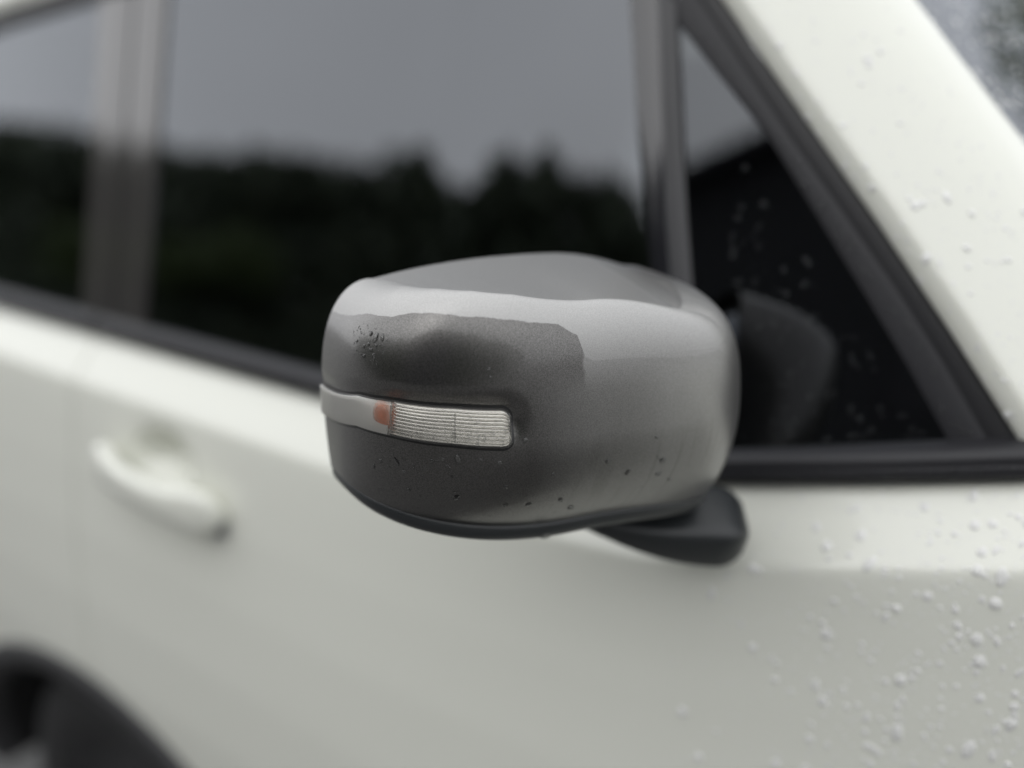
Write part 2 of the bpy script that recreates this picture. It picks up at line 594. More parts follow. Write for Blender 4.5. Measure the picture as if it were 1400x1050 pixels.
def gable_house():
    e = bpy.data.objects.new('gable_house', None)
    C.objects.link(e)
    tag(e, 'dark gable roofed house whose sloping roof edge is mirrored in the quarter window', 'house')
    y0, y1 = -14.0, -24.0
    xl, xm, xr, ze, zr = -5.2, 1.5, 8.2, 7.0, 9.5
    V = [(xl, y0, 0), (xr, y0, 0), (xr, y0, ze), (xm, y0, zr), (xl, y0, ze), (xl, y1, 0), (xr, y1, 0), (xr, y1, ze), (xm, y1, zr), (xl, y1, ze)]
    F = [(0, 1, 2, 3, 4), (9, 8, 7, 6, 5), (1, 6, 7, 2), (5, 0, 4, 9), (0, 5, 6, 1)]
    link('wall', mesh('wall', V, F, False), M['wall'], e)
    k = (zr - ze) / (xm - xl)
    for sx, xe in ((-1, xl - .6), (1, xr + .6)):
        zl = ze - .6 * k
        ya, yc, th = y0 + .6, y1 - .6, .22
        V = [(xe, ya, zl), (xm, ya, zr), (xm, yc, zr), (xe, yc, zl)]
        V = [(x, y, z + .02) for x, y, z in V] + [(x, y, z + .02 + th) for x, y, z in V]
        F = [(3, 2, 1, 0), (4, 5, 6, 7), (0, 1, 5, 4), (1, 2, 6, 5), (2, 3, 7, 6), (3, 0, 4, 7)]
        link('roof_slope', mesh('roof_slope', V, F, False), M['roof'], e)
    for x in (-3.2, .4, 4.0):
        for z in (1.0, 3.9):
            wd = boxes('window', [(x, x + 1.5, -13.995, -13.94, z, z + 1.5)], M['trim'], e)
            boxes('pane', [(x + .08, x + 1.42, -13.94, -13.92, z + .08, z + 1.42)], M['pane'], wd)
gable_house()

# ------------------------------------------------------------------ the car
car = bpy.data.objects.new('parked_car', None)
car.location = (-.6, .75, 0)
C.objects.link(car)
tag(car, 'wet pearl white car with grey metallic wing mirror and black trim', 'car')
CARINV = Matrix.Translation((.6, -.75, 0))

def adopt(o, parent):
    """parent while keeping world placement"""
    o.parent = parent
    o.matrix_parent_inverse = Matrix.Identity(4)

OFF = np.array([-.6, .75, 0.])   # every mesh of the car is written in world metres, then shifted to the car's base
def tocar(V):
    return np.asarray(V, float) - OFF

def yb(x):
    x = np.asarray(x, float)
    a = .66 + .03 * (np.clip(x + .75, 0, .65) / .4) ** 2
    s = 2 * .03 * .65 / .16
    return a + s * .10 * (1 - np.exp(-np.clip(x + .1, 0, None) / .10))

def zb(x):       # lower edge of the belt moulding
    x = np.asarray(x, float)
    r = np.clip(x + .42, 0, .37)
    return 1.110 + .215 * (np.sqrt(r * r + .0016) - .04) - .10 * np.clip(x + .05, 0, None) ** 1.5

def yg(x, z):    # plane of the side glass, leaning inwards
    return yb(x) + .25 * (np.asarray(z, float) - 1.12)

SEC_Z = np.array([0, .004, .010, .020, .033, .046, .0505, .0545, .060, .075, .10, .16, .25, .35, .45, .55, .65, .75, .85])
SEC_O = np.array([-.004, .005, .0100, .0180, .0285, .0385, .0415, .0432, .0445, .0470, .0505, .0575, .0650, .0690, .0680, .0610, .0460, .020, -.01])
def skin_o(d):
    return np.interp(d, SEC_Z, SEC_O)

WHEELS = [(-1.27, .305, .47, .33), (.86, .305, .40, .36)]
def arch_z(x):
    z = np.full(np.shape(x), .27)
    for cx, cz, ra, rb in WHEELS:
        k = 1 - ((x - cx) / ra) ** 2
        z = np.maximum(z, np.where(k > 0, cz + rb * np.sqrt(np.clip(k, 0, None)), 0))
    return z

def handle_dent(x, z):
    d = ((x + 1.035) / .075) ** 2 + ((z - .998) / .046) ** 2
    return .040 * (1 - sm(np.sqrt(d)))

def panel(name, x0, x1, ncol, nrow, lab=None):
    xs = np.linspace(x0, x1, ncol)
    top = zb(xs)
    bot = arch_z(xs)
    # rows dense at the shoulder
    r = np.concatenate([np.array([0, .004, .010, .020, .033, .046, .0505, .0545, .060, .075]), np.linspace(.09, 1, nrow)])
    G = np.zeros((len(r), ncol, 3))
    for j in range(ncol):
        h = top[j] - bot[j]
        d = r.copy()
        k = 9
        d[k + 1:] = .075 + (r[k + 1:] - r[k + 1]) / (1 - r[k + 1]) * (h - .085) + .010
        z = top[j] - d
        y = yb(xs[j]) - skin_o(d)
        if name == 'front_door':
            y = y + handle_dent(xs[j], z)
        G[:, j, 0] = xs[j]; G[:, j, 1] = y; G[:, j, 2] = z
    o = sheet(name, tocar(G.reshape(-1, 3)).reshape(G.shape), .008, M['white'], car, flip=True)
    return o

door = panel('front_door', -1.238, -.052, 128, 74)
quarter = panel('rear_quarter_panel', -2.35, -1.2412, 90, 60)
fender = panel('front_fender', -.047, 1.15, 80, 50)

def surf_strip(name, A, B, off, thick, material, parent, nacross=7, crown=.0, nlong=40):
    """strip on the side-glass surface between polylines A and B given as (x, z)"""
    A, B = np.asarray(A, float), np.asarray(B, float)
    def res(P, n):
        s = np.concatenate([[0], np.cumsum(np.hypot(*np.diff(P, axis=0).T))]); s /= s[-1]
        q = np.linspace(0, 1, n)
        return np.stack([np.interp(q, s, P[:, 0]), np.interp(q, s, P[:, 1])], -1)
    A, B = res(A, nlong), res(B, nlong)
    G = np.zeros((nlong, nacross, 3))
    for k in range(nacross):
        w_ = k / (nacross - 1)
        q = A * (1 - w_) + B * w_
        c_ = crown * math.sin(math.pi * w_) ** .6 if 0 < w_ < 1 else 0
        G[:, k, 0] = q[:, 0]; G[:, k, 2] = q[:, 1]
        G[:, k, 1] = yg(q[:, 0], q[:, 1]) - off - c_
    n = np.cross(G[1, 0] - G[0, 0], G[0, 1] - G[0, 0])
    flip = bool(n[1] < 0)
    return sheet(name, tocar(G.reshape(-1, 3)).reshape(G.shape), thick, material, parent, flip=flip)

# --- belt moulding: two ridges, the upper one catches the sky
def moulding(name, x0, x1, n, parent):
    xs = np.linspace(x0, x1, n)
    prof = [(-.003, .000), (.001, .001), (.008, .0035), (.0095, .006), (.0095, .012), (.008, .0135), (.0085, .0155), (.0075, .020), (.003, .0235), (-.006, .026), (-.02, .027)]
    G = np.zeros((len(prof), n, 3))
    for i, (o, z) in enumerate(prof):
        G[i, :, 0] = xs
        G[i, :, 2] = zb(xs) + .0015 + z
        G[i, :, 1] = yb(xs) - o
    return sheet(name, tocar(G.reshape(-1, 3)).reshape(G.shape), .006, M['rubber'], parent)
moulding('belt_moulding', -1.236, -.14, 90, door)
moulding('belt_moulding', -2.0, -1.243, 40, quarter)

# --- glass outline data (x, z)
belt_in = lambda xs: [(x, float(zb(x)) + .024) for x in xs]
surf_strip('side_window', belt_in(np.linspace(-1.150, -.405, 24)), [(-1.19, 1.535), (-.95, 1.548), (-.75, 1.545), (-.62, 1.53), (-.485, 1.495)], -.0035, .004, M['glass'], door, 30, 0, 60)
# quarter light
surf_strip('quarter_window', belt_in(np.linspace(-.388, -.168, 10)), [(-.476, 1.492), (-.462, 1.494), (-.448, 1.490)], -.004, .004, M['glass_quarter'], door, 30, 0, 30)
# division bar: wide dark channel and a lighter rounded post
surf_strip('division_channel', [(-.404, 1.125), (-.441, 1.264), (-.457, 1.316), (-.482, 1.402), (-.507, 1.500)], [(-.392, 1.125), (-.425, 1.266), (-.439, 1.317), (-.459, 1.403), (-.481, 1.500)], -.0025, .010, M['channel'], door, 7, .0005)
surf_strip('division_post', [(-.391, 1.125), (-.424, 1.266), (-.438, 1.317), (-.458, 1.403), (-.480, 1.500)], [(-.374, 1.125), (-.406, 1.267), (-.420, 1.318), (-.441, 1.403), (-.461, 1.487)], -.001, .012, M['post'], door, 9, .003)
# front window seal along the pillar and black outer frame
edge_g = [(-.497, 1.511), (-.465, 1.477), (-.365, 1.382), (-.319, 1.327), (-.275, 1.274), (-.235, 1.224), (-.186, 1.158)]
edge_m = [(-.465, 1.511), (-.437, 1.482), (-.350, 1.384), (-.301, 1.331), (-.252, 1.277), (-.212, 1.229), (-.160, 1.160)]
edge_o = [(-.447, 1.511), (-.423, 1.487), (-.340, 1.396), (-.273, 1.322), (-.211, 1.250), (-.140, 1.163)]
surf_strip('window_seal', edge_g, edge_m, -.003, .012, M['rubber'], door, 9, .0012)
surf_strip('window_frame', edge_m, edge_o, -.003, .016, M['trim'], door, 7, .001)
# roof-side frame above the glass
top_lo = [(-2.0, 1.43), (-1.75, 1.478), (-1.61, 1.502), (-1.346, 1.530), (-1.15, 1.541), (-.95, 1.548), (-.75, 1.546), (-.62, 1.532), (-.49, 1.502)]
top_hi = [(-2.0, 1.458), (-1.75, 1.505), (-1.61, 1.528), (-1.346, 1.556), (-1.15, 1.567), (-.95, 1.574), (-.75, 1.572), (-.60, 1.556), (-.452, 1.514)]
surf_strip('roof_seal', top_lo, top_hi, -.001, .014, M['rubber'], car, 7, .002, 70)
# B pillar and rear window
surf_strip('centre_pillar', [(-1.290, 1.135), (-1.335, 1.535)], [(-1.215, 1.135), (-1.255, 1.54)], -.001, .012, M['gloss_black'], car, 9, .0006)
surf_strip('centre_pillar', [(-1.209, 1.135), (-1.249, 1.54)], [(-1.139, 1.135), (-1.178, 1.54)], -.0008, .012, M['gloss_black'], door, 9, .0006)
surf_strip('rear_window', belt_in(np.linspace(-2.0, -1.287, 24)), [(-2.0, 1.432), (-1.75, 1.48), (-1.61, 1.505), (-1.332, 1.532)], -.004, .004, M['glass'], car, 20, 0, 40)

# --- windscreen pillar: side facet, crease, then rounding over to the windscreen
def a_pillar():
    E0 = np.array([(-.575, 1.585), (-.500, 1.549), (-.446, 1.511), (-.423, 1.488), (-.340, 1.397), (-.273, 1.323), (-.211, 1.251), (-.140, 1.164), (-.08, 1.09), (-.03, 1.025)])
    s = np.concatenate([[0], np.cumsum(np.hypot(*np.diff(E0, axis=0).T))])
    q = np.linspace(0, s[-1], 60)
    E = np.stack([np.interp(q, s, E0[:, 0]), np.interp(q, s, E0[:, 1])], -1)
    dirn = np.array([.78, .62])      # across the pillar: forward and up
    wds = [0, .002, .008, .016, .020, .024, .038, .052, .064, .074, .082, .087, .089]
    inb = [.006, .000, -.004, -.0085, -.0085, -.0065, .002, .011, .0205, .0305, .042, .056, .078]
    G = np.zeros((60, len(wds), 3))
    for k, (wd, ib) in enumerate(zip(wds, inb)):
        P = E + dirn * wd
        G[:, k, 0] = P[:, 0]; G[:, k, 2] = P[:, 1]
        # inboard rounding on top of the leaning glass plane
        G[:, k, 1] = yg(E[:, 0], E[:, 1]) + .25 * (P[:, 1] - E[:, 1]) + .20 * (P[:, 0] - E[:, 0]) - .004 + ib
    n = np.cross(G[1, 0] - G[0, 0], G[0, 1] - G[0, 0])
    return sheet('windscreen_pillar', tocar(G.reshape(-1, 3)).reshape(G.shape), .006, M['white'], car, flip=bool(n[1] < 0)), G
pillar, PG = a_pillar()

# windscreen: curved sheet from pillar edge to pillar edge
def windscreen():
    L = PG[:, -1] + np.array([-.012, -.004, -.010])
    cy = 1.58
    n = 26
    G = np.zeros((60, n, 3))
    for k in range(n):
        u = k / (n - 1)
        G[:, k, 1] = L[:, 1] * (1 - u) + (2 * cy - L[:, 1]) * u
        bow = 1 - (2 * u - 1) ** 2
        G[:, k, 0] = L[:, 0] + .045 * bow
        G[:, k, 2] = L[:, 2] + .02 * bow
    nn = np.cross(G[1, 0] - G[0, 0], G[0, 1] - G[0, 0])
    return sheet('windscreen', tocar(G.reshape(-1, 3)).reshape(G.shape), .005, M['glass'], car, flip=bool(nn[0] > 0)), G
screen, WG = windscreen()

# roof skin
def roof():
    hi = np.array(top_hi)
    xs = np.linspace(-2.0, -.46, 50)
    zs = np.interp(xs, hi[:, 0], hi[:, 1])
    prof = [(.000, .002), (-.004, .012), (.000, .026), (.012, .042), (.035, .056), (.09, .072), (.2, .086), (.45, .098), (.86, .103), (1.3, .098), (1.62, .080)]
    G = np.zeros((len(prof), 50, 3))
    for i, (dy, dz) in enumerate(prof):
        G[i, :, 0] = xs
        G[i, :, 1] = yg(xs, zs) + dy
        G[i, :, 2] = zs + dz
    return sheet('roof', tocar(G.reshape(-1, 3)).reshape(G.shape), .006, M['white'], car)
roof()

# bonnet
def bonnet():
    xs = np.linspace(-.045, 1.15, 50)
    prof = [(.006, .002), (.02, .012), (.05, .020), (.12, .030), (.3, .045), (.75, .055), (1.2, .045), (1.45, .020)]
    G = np.zeros((len(prof), 50, 3))
    for i, (dy, dz) in enumerate(prof):
        G[i, :, 0] = xs
        G[i, :, 1] = yb(xs) + dy
        G[i, :, 2] = zb(xs) + dz
    return sheet('bonnet', tocar(G.reshape(-1, 3)).reshape(G.shape), .006, M['white'], car)
bonnet()

# dark cabin seen through the panes
def cabin():
    V, F = [], []
    box(V, F, -2.3, -.5, .80, 2.3, .30, .34)
    box(V, F, -2.3, -.62, 2.28, 2.32, .30, 1.50)
    box(V, F, -.615, -.07, 2.28, 2.32, .30, 1.06)
    box(V, F, -2.34, -2.3, .80, 2.3, .30, 1.5)
    box(V, F, -2.3, -.55, .86, 2.3, 1.535, 1.55)
    box(V, F, -.06, -.02, .92, 2.3, .30, 1.10)
    box(V, F, -.36, -.03, .90, 2.28, .98, 1.085)
    box(V, F, -1.9, -.2, .735, .775, .34, 1.10)
    o = link('cabin_lining', mesh('cabin_lining', tocar(V), F, False), M['lining'], car)
    # seats
    for y in (1.18, 1.92):
        V, F = [], []
        def rbox(x0, x1, y0, y1, z0, z1, lean):
            k = len(V)
            for z, f_ in ((z0, .9), (z0 * .5 + z1 * .5, 1.0), (z1, .75)):
                for a in range(12):
                    an = 2 * math.pi * a / 12
                    ca, sa = math.cos(an), math.sin(an)
                    V.append(((x0 + x1) / 2 + (x1 - x0) / 2 * f_ * math.copysign(abs(ca) ** .5, ca) - lean * (z - z0),
                              (y0 + y1) / 2 + (y1 - y0) / 2 * f_ * math.copysign(abs(sa) ** .5, sa), z))
            F.extend(grid_faces(3, 12, k, False, True))
            F.append(tuple(k + a for a in range(11, -1, -1)))
            F.append(tuple(k + 24 + a for a in range(12)))
        rbox(-1.12, -.66, y - .24, y + .24, .42, .62, 0)
        rbox(-1.16, -1.02, y - .23, y + .23, .60, 1.14, .25)
        rbox(-1.35, -1.26, y - .13, y + .13, 1.18, 1.34, .2)
        link('seat', mesh('seat', tocar(V), F), M['seat'], car)
cabin()

# --- wheels, arches
def wheel(cx, cz, ra, rb):
    yo = float(yb(cx)) - .062
    # cladding lip round the opening
    n = 48
    th_ = np.linspace(-.12, math.pi + .12, n)
    G = np.zeros((5, n, 3))
    for i, (k, dy) in enumerate(((1.012, .004), (1.004, -.006), (.95, -.010), (.90, -.004), (.885, .03))):
        G[i, :, 0] = cx + ra * k * np.cos(th_)
        G[i, :, 2] = cz + rb * k * np.sin(th_)
        G[i, :, 1] = yo - .004 + dy + .05 * np.clip((.62 - G[i, :, 2]) / .4, 0, 1) ** 2
    sheet('wheel_arch_cladding', tocar(G.reshape(-1, 3)).reshape(G.shape), .006, M['cladding'], car)
    # inner liner
    G = np.zeros((2, n, 3))
    for i, dy in enumerate((.03, .33)):
        G[i, :, 0] = cx + ra * .90 * np.cos(th_)
        G[i, :, 2] = cz + rb * .90 * np.sin(th_)
        G[i, :, 1] = yo + dy
    sheet('wheel_arch_liner', tocar(G.reshape(-1, 3)).reshape(G.shape), .004, M['lining'], car)
    e = bpy.data.objects.new('wheel', None)
    e.location = Vector((cx, yo + .13, cz)) - Vector(OFF)
    C.objects.link(e); e.parent = car
    r = cz
    def lathe(nm, prof, material, seg=48):
        V = []
        for (rr, y) in prof:
            for k in range(seg):
                a = 2 * math.pi * k / seg
                V.append((rr * math.cos(a), y, rr * math.sin(a)))
        F = grid_faces(len(prof), seg, 0, True, True)
        return link(nm, mesh(nm, V, F), material, e)
    lathe('tyre', [(r * .62, -.085), (r * .70, -.098), (r * .86, -.100), (r * .96, -.088), (r, -.07), (r, .07), (r * .96, .09), (r * .62, .09)], M['tyre'])
    lathe('rim', [(.012, -.05), (.05, -.055), (.055, -.045), (r * .5, -.06), (r * .60, -.078), (r * .64, -.09), (r * .63, .05), (r * .3, .05)], M['cladding'])
for wv in WHEELS:
    wheel(*wv)

# --- door handle: bar standing off the skin, two pads
def door_handle():
    n = 30
    path, rad = [], []
    for i in range(n):
        u = i / (n - 1)
        x = -1.152 + .255 * u
        z = .984 - .014 * u
        bow = math.sin(math.pi * u) ** .6
        y = float(yb(x)) - float(skin_o(zb(x) - z)) - .006 - .030 * bow
        endf = min(1, (min(u, 1 - u) / .08 + .02)) ** .5
        padf = 1 + .35 * math.exp(-((u - .12) / .10) ** 2) + .35 * math.exp(-((u - .86) / .11) ** 2)
        path.append(tuple(tocar([(x, y, z)])[0]))
        rad.append((.012 * endf, .0195 * endf * padf))
    h = tube('handle', path, rad, M['white'], door, 20, up=(0, 0, 1), expo=2.6)
    # lock barrel under the front pad
    x, z = -.915, .952
    y = float(yb(x)) - float(skin_o(zb(x) - z))
    V, F = [], []
    prof = [(.0, -.004), (.007, -.004), (.0075, -.003), (.008, .002), (.0120, .003), (.0122, .006)]
    for rr, dy in prof:
        for k in range(20):
            a = 2 * math.pi * k / 20
            V.append((x + rr * math.cos(a), y - .002 + dy - .004, z + rr * math.sin(a)))
    link('key_lock', mesh('key_lock', tocar(V), grid_faces(len(prof), 20, 0, True, True)), M['alloy'], door)
door_handle()

# ------------------------------------------------------------------ wing mirror
PM = dict(X=-.3767, Y=.648, Z=1.1573, W=.27, T=.127, H=.1548, yaw=.4173, n=3.5851, oin_t=.0488, oin_b=0., oout_t=.0367,
          oout_b=.003, T_t=.0163, T_b=.0406, drop_i=.0, drop_o=.0058, rise=.0042, rdrop_i=.0185, rdrop_o=.0135,
          bend_i=-.0165, bend_o=.0282, skirt=.0148)
CR_T = np.array([0, .1, .2, .3, .4, .5, .6, .7, .8, .9, 1.0])
CR_Z = np.array([-.0123, -.0150, -.0205, -.0240, -.0172, -.0085, -.0011, .0027, .004, .0030, -.001])
def m_local(th, v):
    """local (outboard, forward, up) of the cap; th 0 inboard .. pi outboard, v 0 lower edge .. 1 crease"""
    th = np.asarray(th, float); v = np.asarray(v, float)
    th, v = np.broadcast_arrays(th, v)
    P = PM
    tt = np.clip((v - .45) / .55, 0, 1); bb = np.clip((.45 - v) / .45, 0, None)
    ft = 1 - np.sqrt(np.clip(1 - tt ** 2.2, 0, None)); fb = bb ** 2
    a0 = P['oin_t'] * ft + P['oin_b'] * fb
    a1 = P['W'] - P['oout_t'] * ft - P['oout_b'] * fb
    T = P['T'] - P['T_t'] * ft - P['T_b'] * fb
    e = 2 / P['n']
    c, s = np.cos(th), np.sin(th)
    u = np.sign(c) * np.abs(c) ** e
    a = (a0 + a1) / 2 - (a1 - a0) / 2 * u
    cc = T * np.abs(s) ** e
    ui, uo = np.clip(u, 0, 1), np.clip(-u, 0, 1)
    z = P['H'] * v + np.interp(th / math.pi, CR_T, CR_Z) * tt ** 2.5 - ft * (P['drop_i'] * ui ** 3 + P['drop_o'] * uo ** 3) + (1 - v) * (P['bend_i'] * ui ** 2 + P['bend_o'] * uo ** 2)
    return np.stack([a, cc, z], -1), u
def m_world(L):
    y = PM['yaw']
    a, c, z = L[..., 0], L[..., 1], L[..., 2]
    return np.stack([PM['X'] + c * math.cos(y) - a * math.sin(y), PM['Y'] - a * math.cos(y) - c * math.sin(y), PM['Z'] + z], -1)

# arclength spaced stations round the cap
_td = np.linspace(0, math.pi, 4000)
_p = m_local(_td, np.full(4000, .45))[0]
_s = np.concatenate([[0], np.cumsum(np.linalg.norm(np.diff(_p, axis=0), axis=1))])
SMAX = _s[-1]
def th_of_s(s):
    return np.interp(s, _s, _td)
def s_of_th(th):
    return np.interp(th, _td, _s)
S_END = float(s_of_th(.583 * math.pi))
_vt = np.array([0, .583, .68, .806, .909, 1.0]) * math.pi
_vc = np.array([.50, .50, .497, .475, .443, .367])
def band_c(th):
    return np.interp(th, _vt, _vc)
BH = .077                                   # half height of the lamp in v
def band_dist(th, v):
    """signed distance (m) from the lamp outline, negative inside"""
    ds = S_END - s_of_th(th)
    dv = (np.abs(v - band_c(th)) - BH) * PM['H']
    r = .006
    qx, qy = ds + r, dv + r
    return np.minimum(np.maximum(qx, qy), 0) + np.hypot(np.clip(qx, 0, None), np.clip(qy, 0, None)) - r
GROOVE = .0042
def groove_d(th, v):
    """depth of the lamp channel: full along its upper side, fading below and towards the outboard end"""
    f1 = 1 - .75 * sm((np.asarray(th) / math.pi - .80) / .15)
    f2 = .12 + .88 * sm((v - band_c(th) + BH) / (1.6 * BH))
    return GROOVE * f1 * f2
def m_norm(th, v):
    e = 1e-4
    du = m_world(m_local(th + e, v)[0]) - m_world(m_local(th - e, v)[0])
    dv = m_world(m_local(th, np.minimum(v + e, .9995))[0]) - m_world(m_local(th, np.minimum(v + e, .9995) - 2 * e)[0])
    n = np.cross(du, dv)
    n /= np.linalg.norm(n, axis=-1, keepdims=True) + 1e-15
    cx = m_world(np.array([.125, .03, .07]))
    p = m_world(m_local(th, v)[0])
    f_ = np.sign(((p - cx) * n).sum(-1, keepdims=True))
    return n * f_
def m_surf(th, v, off=0., groove=False):
    p = m_world(m_local(th, v)[0])
    n = m_norm(th, v)
    o = np.asarray(off) + np.zeros(np.shape(v))
    if groove:
        d = band_dist(th, v)
        o = o - groove_d(th, v) * (1 - sm(d / .013))
    return p + n * o[..., None]

mirror_root = bpy.data.objects.new('side_mirror', None)
mirror_root.location = Vector((PM['X'], PM['Y'], PM['Z'])) - Vector(OFF)
C.objects.link(mirror_root); mirror_root.parent = car
MO = np.array([PM['X'], PM['Y'], PM['Z']])
def tomir(V):
    return np.asarray(V, float) - MO

NS = 230
S_ = np.linspace(0.0004, SMAX - .0004, NS)
TH = th_of_s(S_)
VV = np.concatenate([np.linspace(0, .9, 110), .9 + .1 * (1 - (1 - np.linspace(0, 1, 26)[1:]) ** 1.8)])
def cap_mesh():
    rows, uvs = [], []
    TT, V2 = np.meshgrid(TH, VV)
    G = m_surf(TT, np.clip(V2, 0, .9996), 0, True)
    rows = list(G)
    uvs = [np.stack([TH / math.pi, np.full(NS, v)], -1) for v in VV]
    # round the crease over, then run the top back to the rear edge
    Lc, u = m_local(TH, np.full(NS, 1.0))
    ui, uo = np.clip(u, 0, 1), np.clip(-u, 0, 1)
    zr = np.interp(Lc[:, 0], [.0488, .062, .0751, .0883, .1014, .1146, .1277, .1409, .1541, .1672, .1804, .1935, .2067, .2198, .233],
                   [.1425, .1468, .1504, .1531, .1547, .1554, .1558, .1558, .1557, .1553, .1545, .1535, .1521, .1503, .1481])
    for w_ in np.concatenate([np.array([.012, .03]), np.linspace(.06, 1, 26)]):
        L = np.stack([Lc[:, 0], Lc[:, 1] * (1 - w_), Lc[:, 2] + (zr - Lc[:, 2]) * w_ ** .8], -1)
        rows.append(m_world(L))
        uvs.append(np.stack([TH / math.pi, np.full(NS, 1 + w_)], -1))
    G = np.array(rows)
    UVG = np.array(uvs)
    nr = len(rows)
    V = tomir(G.reshape(-1, 3))
    F = grid_faces(nr, NS, 0, True)
    me = mesh('cap', V, F)
    uvl = me.uv_layers.new(name='UVMap')
    flat = UVG.reshape(-1, 2)
    idx = np.zeros(len(me.loops), int)
    me.loops.foreach_get('vertex_index', idx)
    uvl.data.foreach_set('uv', flat[idx].ravel())
    bm = bmesh.new(); bm.from_mesh(me)
    bmesh.ops.recalc_face_normals(bm, faces=bm.faces)
    bm.to_mesh(me); bm.free()
    return me
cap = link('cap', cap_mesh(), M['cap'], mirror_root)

# black lower housing: starts under the cap's lip, closes the underside and the rim round the looking glass
def lower_housing():
    L0, u = m_local(TH[::3], np.full(len(TH[::3]), 0.0))
    rows = []
    am = PM['W'] / 2
    for (k, dz, ins) in ((1.0, .010, .004), (1.0, .0005, .0022), (1.0, -.0012, .0005), (.997, -.003, 0), (.985, -.0075, 0), (.955, -.0115, 0), (.89, -.0140, 0), (.75, -.0155, 0), (.4, -.0165, 0), (.0, -.017, 0)):
        L = L0.copy()
        L[:, 0] = am + (L0[:, 0] - am) * k * (1 - ins / .125)
        L[:, 1] = L0[:, 1] * k * (1 - ins / .08)
        L[:, 2] = L0[:, 2] * (k if k > .5 else k) + dz
        rows.append(m_world(L))
    G = np.array(rows)
    V = tomir(G.reshape(-1, 3))
    me = mesh('lower_housing', V, grid_faces(G.shape[0], G.shape[1]))
    bm = bmesh.new(); bm.from_mesh(me)
    bmesh.ops.recalc_face_normals(bm, faces=bm.faces)
    bm.to_mesh(me); bm.free()
    link('lower_housing', me, M['arm'], mirror_root)
lower_housing()

# looking glass at the back
def looking_glass():
    n = 40
    V = []
    ctr = np.array([.135, .004, .072])
    for k in (1.0, .96, .0):
        for i in range(n):
            a = 2 * math.pi * i / n
            ca, sa = math.cos(a), math.sin(a)
            V.append(m_world(ctr + np.array([.112 * k * math.copysign(abs(ca) ** .6, ca), 0.002 - .002 * (k < 1), .060 * k * math.copysign(abs(sa) ** .6, sa)])))
    link('mirror_glass', mesh('mirror_glass', tomir(V), grid_faces(3, n, 0, False, True)), M['mirror'], mirror_root)
    V = []
    for k, d in ((1.0, .004), (1.03, .0), (1.045, .006)):
        for i in range(n):
            a = 2 * math.pi * i / n
            ca, sa = math.cos(a), math.sin(a)
            V.append(m_world(ctr + np.array([.112 * k * math.copysign(abs(ca) ** .6, ca), d, .060 * k * math.copysign(abs(sa) ** .6, sa)])))
    link('mirror_bezel', mesh('mirror_bezel', tomir(V), grid_faces(3, n, 0, False, True)), M['arm'], mirror_root)
looking_glass()

# turn signal
def band_grid(grow, off_fn, ns, nv, s1=None):
    s = np.linspace(S_END - grow, (SMAX - .0006) if s1 is None else s1, ns) if True else 0
    # finer near the rounded end
    s = S_END - grow + (s[-1] - S_END + grow) * np.linspace(0, 1, ns) ** 1.35
    th_ = th_of_s(s)
    r = .006 + grow
    ds = s - (S_END - grow)
    full = BH * PM['H'] + grow
    hh = np.where(ds < r, full - r + np.sqrt(np.clip(r * r - (r - np.minimum(ds, r)) ** 2, 0, None)), full) / PM['H']
    k = np.linspace(-1, 1, nv)
    V2 = band_c(th_)[None, :] + k[:, None] * hh[None, :]
    T2 = np.broadcast_to(th_[None, :], V2.shape)
    return T2, V2, ds

